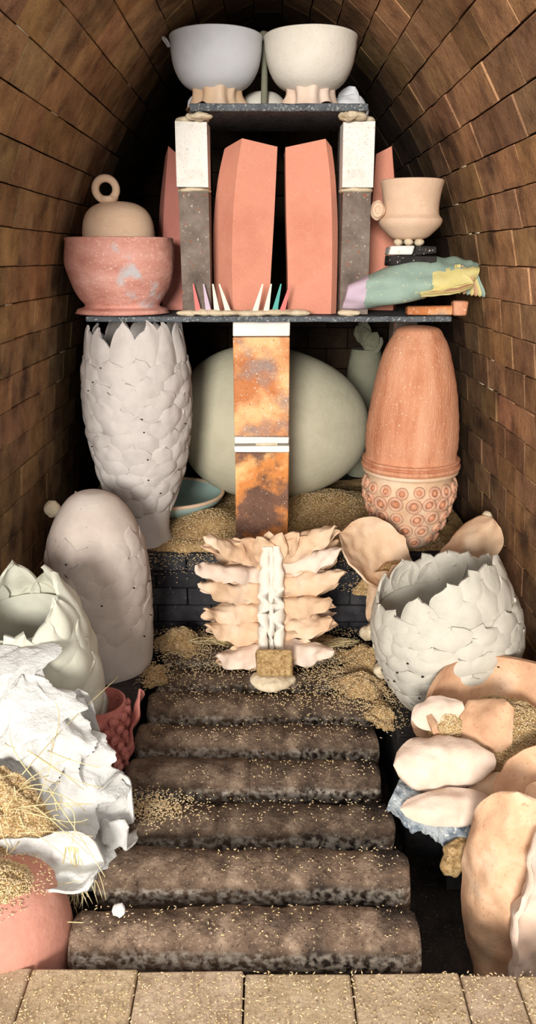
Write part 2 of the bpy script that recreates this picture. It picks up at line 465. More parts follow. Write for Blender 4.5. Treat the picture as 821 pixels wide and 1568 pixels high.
for xx in (-.34,.27):
    y=1.4
    while y<2.95:
        for z in (-.3,-.215): boxr(mb,xx-.055,xx+.055,y,y+.225,z,z+.082,0,(.8,.8,.8))
        y+=.23
mb.obj('support_wall',['dark'],bevel=.004,parent=grate)

# ---- side ledges beside grate
for nm,xa,xb,ya in (('firebox_ledge',-.93,-.47,1.95),('firebox_ledge',.43,.93,2.0)):
    mb=MB(); y=ya
    while y<3.0:
        x=xa
        while x<xb-.05:
            k=U(.8,1.2)
            boxr(mb,x,min(x+.228,xb),y,min(y+.112,3.03),-.08,-.004,0,(k,k*.95,k*.9),jit=.001); x+=.232
        y+=.116
    boxr(mb,xa,xb,ya+.02,3.02,-.30,-.082,0,(.6,.6,.6))
    mb.obj(nm,['dark'],bevel=.003)

# ---- raised step at back
mb=MB()
for r in range(8):
    z=-.298+r*.078; x=-.93-(.1 if r%2 else 0)
    while x<.92:
        k=U(.6,1.2); xa=max(x,-.925); xb=min(x+.226,.925)
        if xb-xa>.03: boxr(mb,xa,xb,3.05+U(-.003,.003),3.16,z,z+.075,0,(k*.9,k*.95,k*1.05),jit=.0012)
        x+=.23
boxr(mb,-.92,.92,3.161,4.6,-.298,.325,0,(.6,.6,.6))
mb.obj('kiln_step',['dark'],bevel=.004)

# ================================================================ RICE HUSKS
hb=MB(); gr=MB()
def bedH(x,y):
    e=.337+.014*fn((x,y,0),5,1)+.014*fn((x,y,0),12,2)
    e+=.09*math.exp(-((x-.28)/.26)**2-((y-3.55)/.28)**2)
    e+=.08*math.exp(-((x+.25)/.15)**2-((y-3.35)/.16)**2)
    e-=.03*max(0,1-(y-3.06)/.05)
    return e
nx,ny=130,80; vs=[];fs=[]
for i in range(ny+1):
    for j in range(nx+1):
        x=-.9+1.8*j/nx; y=3.058+1.1*i/ny
        vs.append(V(x,y,bedH(x,y)+.004*fn((x,y,0),60,3)))
for i in range(ny):
    for j in range(nx):
        a=i*(nx+1)+j; fs.append((a,a+1,a+nx+2,a+nx+1))
hb.add(vs,fs,0)
hb.obj('rice_husk_bed',['husk'],fixn=True)
for _ in range(16000):
    x=U(-.6,.75); y=3.06+(R()**1.3)*.75
    grain(gr,(x,y,bedH(x,y)+U(.001,.006)),L=.012)
for _ in range(900):
    x=U(-.5,.5); grain(gr,(x,3.045,.33-abs(random.gauss(0,.05))),L=.010)
pile=MB()
mound(pile,gr,.40,2.72,-.012,.13,.15,.07,3000,1,L=.011)
mound(pile,gr,.35,2.54,-.012,.11,.12,.05,2800,2,L=.011)
mound(pile,gr,.40,2.38,-.02,.06,.10,.035,900,12,L=.011)
mound(pile,gr,-.35,2.88,-.012,.10,.10,.08,1900,3,L=.011)
mound(pile,gr,-.43,2.64,-.012,.05,.07,.03,700,4,L=.011)
mound(pile,gr,.47,2.98,.20,.10,.07,.10,900,5,L=.011)
mound(pile,gr,.03,2.93,-.012,.28,.07,.06,1600,6,L=.011)
pile.obj('rice_husk_pile',['husk'])
for _ in range(1000): grain(gr,(-.33+random.gauss(0,.06),1.87+random.gauss(0,.035),.006),L=.011)
for _ in range(1000): grain(gr,(.18+random.gauss(0,.12),2.55+random.gauss(0,.12),.004),L=.011)
for _ in range(800): grain(gr,(-.22+random.gauss(0,.12),2.72+random.gauss(0,.11),.004),L=.011)
for _ in range(1500):
    grain(gr,(U(-.75,.75),U(1.15,1.33),.003),L=.010)
for (xa,xb,yc) in bars:
    for _ in range(190):
        y=U(-.05,.05); grain(gr,(U(xa+.02,xb-.02),yc+y,.004-2.6*y*y),L=.010)
gr.obj('rice_husk_scatter',['grain'],sharp=180,fixn=False)

# ================================================================ SHELVES + PROPS
def slab(name,x0,x1,y0,y1,z0,z1,m='slab'):
    mb=MB(); n=40; vs=[];fs=[]
    ring=[(y0,z0),(y0,z1),(y1,z1),(y1,z0)]
    for i in range(n+1):
        x=x0+(x1-x0)*i/n
        for (y,z) in ring:
            p=V(x,y,z); vs.append(p+V(0,.004*fn(p,14),.002*fn(p,20)))
    for i in range(n):
        for j in range(4):
            k=(j+1)%4; fs.append((i*4+j,i*4+k,(i+1)*4+k,(i+1)*4+j))
    fs.append((0,1,2,3)); fs.append(tuple(n*4+j for j in (3,2,1,0)))
    mb.add(vs,fs); return mb.obj(name,[m],bevel=.003)
slab('kiln_shelf',-.692,.697,3.05,3.78,1.267,1.287)
slab('kiln_shelf',-.275,.352,3.05,3.52,1.989,2.013)

# central prop
mb=MB()
boxr(mb,-.137,.086,3.11,3.24,1.207,1.2645,1,jit=.002)
boxr(mb,-.137,.086,3.11,3.23,.812,1.205,0,jit=.002)
boxr(mb,-.137,.086,3.105,3.235,.782,.81,1,jit=.002)
boxr(mb,-.05,.04,3.115,3.225,.771,.782,2)
boxr(mb,-.137,.086,3.105,3.235,.744,.771,1,jit=.002)
boxr(mb,-.135,.084,3.11,3.23,.33,.743,3,jit=.002)
mb.obj('prop_post',['flash','pastewhite','wad','flash2'],bevel=.004,seg=2)
for xx in (-.62,.62):
    mb=MB()
    for z0,z1 in ((.33,.64),(.643,.95),(.953,1.2645)): boxr(mb,xx-.055,xx+.055,3.62,3.74,z0,z1,0,jit=.002)
    mb.obj('prop_post',['graybrick'],bevel=.004)
for xa,xb in ((-.333,-.217),(.270,.384)):
    mb=MB(); c=(xa+xb)/2
    boxr(mb,xa+.004,xb-.002,3.10,3.22,1.29,1.728,0,jit=.003)
    boxr(mb,xa,xb,3.095,3.215,1.745,1.962,1,jit=.002)
    blob(mb,(c,3.155,1.736),(.062,.062,.016),.008,25,1,mi=2)
    blob(mb,(c,3.15,1.971),(.058,.055,.014),.01,22,2,mi=2)
    blob(mb,(c+.03*(1 if c<0 else -1),3.07,1.975),(.045,.03,.014),.012,30,3,mi=2)
    mb.obj('prop_post',['graybrick','whitebrick','wad'],bevel=.004)
for xx in (-.27,.325):
    mb=MB(); boxr(mb,xx-.04,xx+.04,3.42,3.5,1.29,1.6,0,jit=.002); boxr(mb,xx-.04,xx+.04,3.42,3.5,1.603,1.986,0,jit=.002)
    mb.obj('prop_post',['graybrick'],bevel=.004)

# ================================================================ TOP BOWLS
for (cx,mm,sd) in ((-.19,'whiteblue',1),(.155,'cream',2)):
    mb=MB()
    lathe(mb,[(.05,2.075),(.085,2.085),(.125,2.11),(.153,2.155),(.165,2.205),(.168,2.245),(.171,2.258),(.165,2.262),(.158,2.25),(.152,2.2),(.13,2.14),(.09,2.11),(.01,2.10)],(cx,3.24,0),72,smooth=4,amp=.003,freq=8,seed=sd)
    vs=[];fs=[];n=64;hs=10
    for i in range(hs):
        v=i/(hs-1)
        for j in range(n):
            t=2*math.pi*j/n
            r=.070+.022*v**2+.032*(1-v)**2+.018*math.sin(4*t+sd)*(1-v)+.006*math.sin(9*t+sd)
            zz=2.017+.085*v+ (.024*max(0,math.sin(3*t+sd*2)))*(1-v)
            vs.append(V(cx+r*math.cos(t),3.24+r*math.sin(t),zz))
    for i in range(hs-1):
        for j in range(n):
            k=(j+1)%n; fs.append((i*n+j,i*n+k,(i+1)*n+k,(i+1)*n+j))
    mb.add(vs,fs,1)
    if sd==1:
        lathe(mb,[(.06,2.262),(.062,2.272),(.05,2.279),(.005,2.28)],(cx-.01,3.27,0),40,mi=2,smooth=2)
        leaf(mb,(cx-.17,3.22,2.225),(.0,0,1),(-1,-.4,0),.04,.03,bend=1.3,thick=.005,wob=.002)
    mb.obj('bowl',[mm,'peach' if sd==1 else 'peach2','blockpink'],sharp=60)
mb=MB(); lathe(mb,[(.10,2.016),(.105,2.03),(.095,2.07),(.06,2.105),(.02,2.115),(.001,2.116)],(-.02,3.42,0),48,smooth=4)
mb.obj('upturned_bowl',['cream'],sharp=60)
mb=MB(); tube(mb,[(-.015,3.3,2.016),(-.013,3.3,2.15),(-.016,3.29,2.24),(-.014,3.285,2.275)],[.014,.012,.009,.012],k=12); blob(mb,(-.014,3.285,2.28),(.016,.012,.013),.004,30,1)
mb.obj('bottle_neck',['paledark'])
mb=MB(); blob(mb,(.31,3.36,2.05),(.07,.06,.045),.02,14,4,flat=2.016); leaf(mb,(.29,3.36,2.03),(.5,-.2,.9),(-.5,-1,.2),.1,.09,thick=.006,seed=4)
leaf(mb,(-.26,3.33,2.02),(-.4,0,.8),(0,-1,0),.07,.06,thick=.006,seed=9)
mb.obj('clay_shard',['whiteblue'])

# ================================================================ TERRACOTTA BLOCKS
def slabblock(name,rows,yf,yb,mats='block',side=-1,sk=.09):
    mb=MB(); vs=[];fs=[]
    n=24
    zs=[r[0] for r in rows]
    def itp(z,k):
        c=catmull([(r[0],r[k]) for r in rows],8)
        for a,b in zip(c[:-1],c[1:]):
            if a.x<=z<=b.x: t=(z-a.x)/(b.x-a.x+1e-9); return a.y*(1-t)+b.y*t
        return c[-1].y if z>c[-1].x else c[0].y
    z0,z1=zs[0],zs[-1]
    for i in range(n+1):
        z=z0+(z1-z0)*i/n; o,e,inn=itp(z,1),itp(z,2),itp(z,3)
        dz=[0,0,0,0]
        if i==n: dz=[-.02,0,-.025,-.03]
        vs+= [V(o,yf+sk,z+dz[0]),V(e,yf,z+dz[1]),V(inn,yf+.03,z+dz[2]),V(inn,yb,z+dz[3]),V(o,yb,z+dz[0])]
    for i in range(n):
        for j in range(5):
            k=(j+1)%5; fs.append((i*5+j,i*5+k,(i+1)*5+k,(i+1)*5+j))
    fs.append((4,3,2,1,0)); fs.append(tuple(n*5+j for j in range(5)))
    mb.add(vs,fs); return mb.obj(name,[mats],bevel=.008,seg=3,sharp=28)
slabblock('terracotta_block',[(1.29,-.213,-.135,.004),(1.45,-.215,-.138,.012),(1.62,-.212,-.133,.022),(1.78,-.192,-.118,.030),(1.915,-.158,-.095,.036)],3.15,3.40)
slabblock('terracotta_block',[(1.29,.268,.245,.078),(1.45,.268,.245,.076),(1.62,.265,.241,.070),(1.78,.252,.230,.066),(1.912,.232,.210,.064)],3.14,3.40,side=1,sk=.03)
slabblock('terracotta_block',[(1.29,-.47,-.44,-.355),(1.5,-.46,-.43,-.355),(1.7,-.445,-.415,-.355),(1.915,-.41,-.39,-.36)],3.36,3.56,'blockpink')
slabblock('terracotta_block',[(1.29,.545,.52,.41),(1.5,.545,.52,.41),(1.7,.535,.51,.42),(1.915,.50,.485,.43)],3.36,3.56,'block',side=1)

# ================================================================ PINK BOWL with lidded pot
mb=MB(); c=(-.573,3.19,0)
lathe(mb,[(.02,1.291),(.17,1.291),(.178,1.298),(.172,1.308),(.148,1.316),(.145,1.326),(.165,1.352),(.192,1.40),(.207,1.46),(.209,1.515),(.205,1.556),(.207,1.568),(.198,1.572),(.190,1.56),(.188,1.50),(.16,1.40),(.10,1.35),(.01,1.34)],c,80,smooth=4,amp=.005,freq=14,seed=3)
mb.obj('pink_bowl',['pinkbowl'],sharp=60)
mb=MB(); c2=(-.573,3.19,0)
lathe(mb,[(.08,1.352),(.12,1.42),(.135,1.50),(.137,1.56),(.136,1.60),(.128,1.64),(.108,1.672),(.075,1.692),(.04,1.70),(.001,1.702)],c2,64,smooth=5)
lathe(mb,[(.030,1.696),(.034,1.703),(.038,1.712),(.030,1.718),(.001,1.72)],(-.60,3.16,0),32,smooth=2)
torus(mb,(-.605,3.15,1.742),(0.15,-1,.05),.038,.0145,a=36,b=12)
mb.obj('lidded_jar',['buff'],sharp=60)

# ================================================================ RIGHT SIDE OF SHELF
mb=MB(); cx=.533
lathe(mb,[(.03,1.562),(.062,1.568),(.085,1.585),(.112,1.612),(.119,1.632),(.112,1.642),(.105,1.655),(.104,1.69),(.110,1.735),(.117,1.762),(.116,1.769),(.109,1.768),(.10,1.73),(.095,1.66),(.06,1.62),(.005,1.61)],(cx,3.13,0),64,smooth=4,mi=0)
for a in range(6): t=a*1.047+.3; blob(mb,(cx+.045*math.cos(t),3.13+.045*math.sin(t),1.555),(.018,.018,.014),.004,40,a,12,8,mi=1)
mb.obj('carinated_cup',['buff','wad'],sharp=60)
mb=MB(); boxr(mb,.452,.625,3.05,3.18,1.472,1.508,1,jit=.004); boxr(mb,.452,.54,3.06,3.2,1.51,1.54,0,jit=.006); boxr(mb,.545,.618,3.05,3.2,1.51,1.541,1,jit=.006)
mb.obj('stacked_prop',['whitebrick','black'],bevel=.004)
mb=MB(); blob(mb,(.405,3.09,1.665),(.026,.024,.034),.006,30,2); torus(mb,(.402,3.068,1.665),(0,-1,0),.015,.006,sq=1.3)
mb.obj('snail_shell_knob',['buff'])
# pastel folded sculpture
mb=MB(); n=60; m=28; vs=[];fs=[]
for i in range(n+1):
    t=i/n; x=.293+.49*t
    zc=1.362+.020*math.sin(t*2.2)+.060*t; hh=(.018+.055*math.sin(math.pi*min(1,.12+t*.75))**.7)*(1.0 if t<.96 else .85)
    dd=.05+.07*math.sin(math.pi*min(1,.1+t*.85))
    for j in range(m):
        f=2*math.pi*j/m; q=1+.12*math.sin(3*f+5*t)+.05*math.sin(6*f-9*t)
        vs.append(V(x+.01*math.sin(f),3.11+dd*math.cos(f)*q,max(1.293,zc+hh*math.sin(f)*q+.004*math.sin(40*t)*(1 if t>.6 else 0))))
for i in range(n):
    for j in range(m):
        k=(j+1)%m; fs.append((i*m+j,i*m+k,(i+1)*m+k,(i+1)*m+j))
fs.append(tuple(range(m))[::-1]); fs.append(tuple(n*m+j for j in range(m)))
mb.add(vs,fs)
for idx,f in enumerate(mb.f):
    c=sum((mb.v[i] for i in f),Vector())/len(f); t=(c.x-.293)/.5+.12*fn(c,9,2)
    up=(c.z-1.37-.055*t)
    a=0
    if t<.2: a=0
    elif t<.55: a=1
    else: a=1 if up>.045 else 2
    mb.mi[idx]=a
for q in range(5): leaf(mb,(.56+.014*q,3.00+.022*q,1.375+.012*q),(1,-.05,.24),(0,-.75,1),.20-.008*q,.11,bend=-.15,thick=.009,seed=q,mi=2 if q%2==0 else 3,wob=.006)
for q in range(7): leaf(mb,(.70+.013*q,3.035+.01*q,1.475-.004*q),(.10+.05*q,-.12,-1),(.4,-1,.2),.105,.022,bend=.15,thick=.012,seed=q,mi=(2,3,1,2,3,2,1)[q],wob=.003,nu=7,nv=12,b0=.9,vm=.7)
mb.obj('pastel_folded_sculpture',['c_lilac','c_mint','c_yellow','c_tan'],sharp=60)
mb=MB(); boxr(mb,.53,.70,3.06,3.12,1.29,1.325,0,jit=.004); boxr(mb,.705,.76,3.07,3.12,1.29,1.34,1,jit=.004)
mb.obj('brick_fragment',['flash','terra'],bevel=.005)

# ================================================================ CONES
mb=MB()
def cone(x,xt,mi,zt=1.405,y=3.075):
    b=1.305; w=.011; vs=[V(x-w,y-.006,b),V(x+w,y-.006,b),V(x,y+.012,b),V(xt-.0025,y-.001,zt),V(xt+.0025,y-.001,zt),V(xt,y+.003,zt)]
    mb.add(vs,[(0,2,1),(3,4,5),(0,1,4,3),(1,2,5,4),(2,0,3,5)],mi)
for x,xt,m in ((-.265,-.282,0),(-.226,-.243,1),(-.194,-.208,2),(-.152,-.184,2)): cone(x,xt,m)
for x,xt,m in ((-.049,-.02,2),(-.007,.012,2),(.025,.049,3),(.054,.084,0)): cone(x,xt,m)
for x0,sd in ((-.31,1),(-.255,2),(-.20,3),(-.15,4),(-.03,5),(.025,6),(.08,7),(.125,8),(.31,9),(-.08,10)):
    blob(mb,(x0,3.075,1.299),(.042,.022,.012),.006,26,sd,18,12,mi=4)
mb.obj('pyrometric_cones',['c_pinkc','c_lilac','c_cream','c_teal','wad'],sharp=20)

# ================================================================ LEFT SCALE VASE
mb=MB(); pf=Prof([(.118,.335),(.108,.37),(.112,.44),(.132,.52),(.166,.62),(.190,.74),(.205,.86),(.210,.98),(.203,1.08),(.190,1.16)])
Mx=T(-.535,3.2,0)
lathe(mb,[(.12,.335),(.112,.36),(.108,.38)]+[(pf.r(h),h) for h in [.4+.04*i for i in range(19)]]+[(pf.r(1.14)-.012,1.15)]+[(pf.r(h)-.014,h) for h in [1.12-.1*i for i in range(6)]]+[(.01,.6)],(0,0,0),64,Mx=Mx)
rows=12
for r in range(rows):
    h=.48+r*.054; n=13 if r>3 else 11
    top=(r>=rows-1)
    for k in range(n):
        th=2*math.pi*(k+.5*(r%2)+U(-.2,.2))/n
        scale_petal(mb,pf,th,h+U(-.014,.014),(.175 if top else .10)*U(.9,1.12),2*math.pi/n*(.62 if top else .66),off=.001,lift=(.012 if r>2 else .006),bulge=U(.006,.013),thick=.009,pw=2.2 if not top else 1.7,ex=.5 if not top else .6,Mx=Mx,seed=r*20+k,wr=.006,nu=11,nv=12)
for _ in range(20):
    t=U(math.pi,2*math.pi); h=U(.55,1.1); r=pf.r(h)+.014
    blob(mb,(-.535+r*math.cos(t),3.2+r*math.sin(t),h),(.004,.004,.003),0,10,1,8,6,mi=1)
mb.obj('petal_vase',['vase','hole'],sharp=50)

# ================================================================ EGG
mb=MB(); vs=[];fs=[];nu,nv=72,48
for i in range(nv+1):
    t=math.pi*i/nv
    for j in range(nu):
        f=2*math.pi*j/nu
        x=-math.cos(t); r=math.sin(t)**.88*(1-.10*x)
        xx=.468*x; p=V(xx+.025,3.78+.36*r*math.cos(f),.727+.372*r*math.sin(f)-.02*x)
        vs.append(p+V(0,0,.004*fn(p,4)))
for i in range(nv):
    for j in range(nu):
        k=(j+1)%nu; fs.append((i*nu+j,(i+1)*nu+j,(i+1)*nu+k,i*nu+k))
mb.add(vs,fs); mb.obj('egg_vessel',['egg'],sharp=80)

# ================================================================ RIGHT STACK
mb=MB(); c=(.592,3.16,0)
lathe(mb,[(.196,.672),(.203,.682),(.202,.692),(.190,.698),(.198,.705),(.199,.714),(.186,.722),(.188,.78),(.184,.87),(.172,.97),(.152,1.07),(.126,1.155),(.100,1.208),(.078,1.236),(.03,1.245),(.001,1.246)],c,80,smooth=4,amp=.004,freq=10,seed=5,rmod=lambda t,z:1+(.006*math.sin(z*150) if z>.74 else 0))
mb.obj('terracotta_dome_pot',['terra'],sharp=60)
mb=MB(); pf=Prof([(.10,.345),(.115,.37),(.15,.45),(.178,.54),(.186,.60),(.172,.645),(.19,.668)])
lathe(mb,[(.08,.342)]+[(pf.r(h),h) for h in [.345+.018*i for i in range(18)]]+[(.19,.671),(.05,.671)],c,72,smooth=2)
for h,n,s in ((.385,12,.020),(.44,13,.022),(.495,15,.024),(.555,17,.025),(.61,18,.020)):
    for k in range(n):
        t=2*math.pi*(k+U(-.1,.1)+(h*37%1))/n; r=pf.r(h)+.004; hh=h+U(-.006,.006)
        dr=(pf.r(h+.01)-pf.r(h-.01))/.02; nn=V(math.cos(t),math.sin(t),-dr)
        torus(mb,(c[0]+r*math.cos(t),c[1]+r*math.sin(t),hh),nn,s*U(.8,1.05),.0075,mi=1,a=18,b=8)
        blob(mb,(c[0]+(r-.002)*math.cos(t),c[1]+(r-.002)*math.sin(t),hh),(s*.62,)*3,.001,10,k,10,8,mi=2)
torus(mb,(c[0],c[1],.664),(0,0,1),.188,.010,a=64,b=8)
mb.obj('tentacle_sucker_pot',['peach','sucker','terra'],sharp=60)

# ================================================================ LILY SHELL
mb=MB()
QL=dict(vm=.6,pw=2.6,nu=19,nv=26)
leaf(mb,(.53,2.86,.26),(-.70,-.1,.72),(.75,-.75,.45),.34,.26,cup=.6,bend=-.2,thick=.018,seed=1,wob=.03,b0=.6,**QL)
leaf(mb,(.60,2.80,.18),(-.5,-.1,.75),(.3,-1,.3),.26,.19,cup=.35,bend=.25,thick=.016,seed=3,wob=.02)
leaf(mb,(.47,2.74,.02),(-.12,-.05,1),(-.5,-1,.2),.35,.20,cup=-.5,bend=-.3,thick=.018,seed=2,wob=.04,b0=.6,**QL)
leaf(mb,(.70,2.88,.28),(.46,-.05,.75),(-.5,-.9,.3),.31,.18,cup=-.5,bend=-.15,thick=.016,seed=4,wob=.03,b0=.8,**QL)
leaf(mb,(.60,2.78,.0),(.2,.0,1),(0,-1,.2),.36,.24,cup=.4,bend=.1,thick=.015,seed=6,wob=.02)
blob(mb,(.87,2.95,.50),(.028,.028,.045),.01,25,3,16,12,mi=1)
blob(mb,(.385,2.72,.13),(.035,.03,.04),.02,22,5,20,14,mi=1)
blob(mb,(.43,2.60,.04),(.035,.03,.035),.02,22,6,20,14,mi=1)
blob(mb,(.52,2.82,.30),(.10,.07,.09),.02,10,9,26,18,mi=2)
mb.obj('clay_lily_sculpture',['peach','wad','husk'],sharp=60)

# ================================================================ ARTICHOKE BOWL
mb=MB(); pf=Prof([(.135,0),(.168,.05),(.205,.12),(.230,.20),(.240,.28),(.235,.35),(.218,.41)])
Mx=T(.655,2.40,.005)@RY(-9)@RX(-5)
hs=[.0+.0275*i for i in range(15)]
lathe(mb,[(.01,0)]+[(pf.r(h),h) for h in hs]+[(pf.r(.39)-.012,.395)]+[(pf.r(h)-.016,h) for h in [.36,.30,.24,.17,.1]]+[(.1,.06),(.01,.05)],(0,0,0),72,Mx=Mx)
rows=9
for r in range(rows):
    h=.02+r*.046; n=13+(r>2)*2
    for k in range(n):
        th=2*math.pi*(k+.5*(r%2)+U(-.1,.1))/n; top=r>=rows-2
        dip=(.07*max(0,math.cos(th-math.radians(200)))-.045*max(0,math.cos(th-math.radians(300)))) if top else 0
        scale_petal(mb,pf,th,h-dip+U(-.008,.008),(.11 if top else .09)*U(.9,1.12),2*math.pi/n*.70,off=.002,lift=.013,bulge=.009,thick=.009,pw=2.4,Mx=Mx,seed=r*31+k,wr=.005,nu=11,nv=12)
for _ in range(14):
    t=U(math.pi,2*math.pi); h=U(.08,.3); r=pf.r(h)+.017
    p=Mx@V(r*math.cos(t),r*math.sin(t),h); blob(mb,p,(.005,.005,.003),0,10,1,8,6,mi=1)
mb.obj('artichoke_bowl',['arti','hole'],sharp=50)

# ================================================================ LEFT DOME
mb=MB(); c=(-.64,2.73,0)
dp=[(.182,-.002),(.188,.03),(.193,.12),(.196,.24),(.194,.36),(.183,.46),(.160,.55),(.130,.615)]
lathe(mb,dp+[(.093,.662),(.05,.687),(.02,.692),(.001,.693)],c,80,smooth=5,amp=.008,freq=9,seed=2)
pf=Prof(dp)
for r in range(6):
    h=.13+r*.062; n=11
    for k in range(n):
        th=2*math.pi*(k+.5*(r%2)+U(-.25,.25))/n
        scale_petal(mb,pf,th,h+U(-.012,.012),.11*U(.9,1.1),2*math.pi/n*.62,off=-.006,lift=.008,bulge=.006,thick=.006,pw=2.2,Mx=T(*c),seed=r*20+k,wr=.003,nu=11,nv=12)
for _ in range(24):
    t=U(math.pi,2*math.pi); h=U(.12,.5); r=pf.r(h)+.003
    blob(mb,(c[0]+r*math.cos(t),c[1]+r*math.sin(t),h),(.0045,.0045,.003),0,10,1,8,6,mi=1)
mb.obj('dimpled_dome',['dome','hole'],sharp=70)
mb=MB(); blob(mb,(-.86,2.98,.55),(.03,.03,.035),.01,25,1,16,12); blob(mb,(-.82,2.96,.26),(.03,.03,.26),.01,25,1,16,12)
mb.obj('clay_finial',['wad'])
mb=MB(); lathe(mb,[(.10,.345),(.18,.355),(.245,.395),(.262,.425),(.255,.432),(.24,.41),(.17,.37),(.01,.362)],(-.475,3.60,.0),72,smooth=3,mi=0)
torus(mb,(-.475,3.60,.428),(0,0,1),.258,.009,mi=1,a=72)
mb.obj('teal_dish',['teal','buff'],sharp=60)
mb=MB(); leaf(mb,(-.80,3.08,.34),(.1,0,1),(.2,-1,.2),.22,.20,cup=.3,thick=.01,seed=4); mb.obj('clay_petal',['peach'],sharp=60)
mb=MB()
for q in range(6):
    x=-.84+.025*q; tube(mb,[(-.76,3.22,.34),(-.79+.01*q,3.2,.45),(x,3.18,.53+.03*math.sin(q*2))],[.014,.012,.005],k=8)
mb.obj('clay_branch',['buff'])
mb=MB(); 
for q in range(5):
    leaf(mb,(.53,4.25,1.0+.02*q),(math.cos(q)*.6,-.3,.8),(0,-1,.3),.13,.07,thick=.01,seed=q)
lathe(mb,[(.08,.33),(.11,.6),(.1,.9),(.08,1.03),(.05,1.03)],(.53,4.30,0),32)
mb.obj('leafy_vase',['paledark'],sharp=60)

# ================================================================ SPINE SCULPTURE
mb=MB()
def sp(v): return V(.012, 2.62+.12*v+.03*math.sin(v*3.1), .10+.38*v)
vs=[];fs=[];n=40;m=32
for i in range(n+1):
    v=i/n; c=sp(v)+V(0,.07,0); w=.115*(1-.25*v)*(math.sin(math.pi*min(1,.08+v*.9)))**.4
    for j in range(m):
        f=2*math.pi*j/m; p=c+V(w*math.cos(f),.055*math.sin(f),0); vs.append(p+V(1,1,0)*.022*fn(p,18,2))
for i in range(n):
    for j in range(m):
        k=(j+1)%m; fs.append((i*m+j,i*m+k,(i+1)*m+k,(i+1)*m+j))
fs.append(tuple(range(m))[::-1]); fs.append(tuple(n*m+j for j in range(m)))
mb.add(vs,fs,0)
for dx,w in ((-.032,.030),(0,.018),(.032,.030)):
    tube(mb,[sp(v/18)+V(dx*(1-.35*v/18)+.004*math.sin(v*2+dx*40),-.012+.005*math.sin(v*1.7+dx*90),.0) for v in range(19)],[w*.8*(math.sin(math.pi*(.14+.74*v/18)))**.5*(1+.10*math.sin(v*2.3+dx*60)) for v in range(19)],mi=1,k=14)
ribs=[(-.04,-.06,.22),(.14,.02,.25),(.33,.04,.27),(.51,.12,.275),(.69,.12,.285),(.86,.28,.275)]
for side in (-1,1):
    for q,(v,up,Ln) in enumerate(ribs):
        v2=v+(.05 if side>0 else 0)
        b=sp(v2)+V(side*.022,.025,0.0); up2=up+(-.03 if side<0 else .05)+U(-.07,.07)
        fw=U(-.42,-.10)
        for lay in range(3):
            leaf(mb,b+V(0,.002+.014*lay,.018-.024*lay),(side,fw+.20*lay,up2-.05-.06*lay),(0.0,-.65,.75),Ln*(1-.09*lay)*U(.88,1.08),.098-.012*lay,cup=(-.8,.3,-.5)[lay],bend=(.55,.35,.15)[lay],thick=.014,vm=.4,b0=.8,pw=1.7,ex=.7,seed=q*7+lay+(50 if side>0 else 0),wob=.028,fr=12,ruf=.008,nu=13,nv=26,mi=2 if (q+lay)%4==0 else 0)
for a,Ln,yy in ((-66,.14,.04),(-44,.13,.03),(-22,.12,.02),(-4,.11,.05),(14,.12,.02),(34,.15,.03),(56,.19,.03)):
    r=math.radians(a)
    leaf(mb,sp(.88)+V(.03*math.sin(r),yy,-.015),(math.sin(r),-.25,math.cos(r)*.9),(0,-1,.5),Ln,.085,cup=.5,bend=.2,thick=.013,seed=int(a)+90,wob=.018,mi=0,pw=1.7,ex=.65,vm=.4,ruf=.005)
blob(mb,(.012,2.70,.05),(.11,.08,.065),.02,14,3,flat=.002)
mb.obj('ribbed_spine_sculpture',['peach','spine','peach2'],sharp=60)
mb=MB(); blob(mb,(.02,2.555,.022),(.085,.06,.028),.016,18,8,mi=0,flat=.001)
mb.obj('clay_wad',['wad'])
mb=MB(); 
ax=(V(1,.03,0),V(-.02,.55,.83).normalized(),V(0,-.83,.55))
box(mb,(.022,2.545,.093),(.066,.046,.024),ax,jit=.006)
mb.obj('husk_brick',['husk'],bevel=.008,seg=2)

# ================================================================ LEFT FOREGROUND
mb=MB(); pf=Prof([(.165,0),(.182,.10),(.190,.2),(.184,.32),(.168,.42),(.145,.50),(.125,.55)])
Mx=T(-.710,2.16,0.0)@RY(-2)@RX(5)
lathe(mb,[(.01,0)]+[(pf.r(h),h) for h in [.04*i for i in range(13)]]+[(.137,.49)]+[(pf.r(h)-.018,h) for h in [.44,.36,.3,.2,.1]]+[(.01,.05)],(0,0,0),64,Mx=Mx)
rows=6
for r in range(rows):
    h=.02+r*.080; n=8
    for k in range(n):
        th=2*math.pi*(k+.5*(r%2)+U(-.1,.1))/n; top=r==rows-1
        dip=.12*max(0,math.cos(th-math.radians(255))) if top else 0
        scale_petal(mb,pf,th,h-dip,(.18 if top else .17)*U(.85,1.12),2*math.pi/n*.68,off=.002,lift=.014,bulge=.012,thick=.010,pw=1.6 if top else 1.8,ex=.55,Mx=Mx,seed=r*17+k,nv=18,nu=15,wr=.016 if top else .009)
mb.obj('tall_petal_vessel',['pale'],sharp=50)
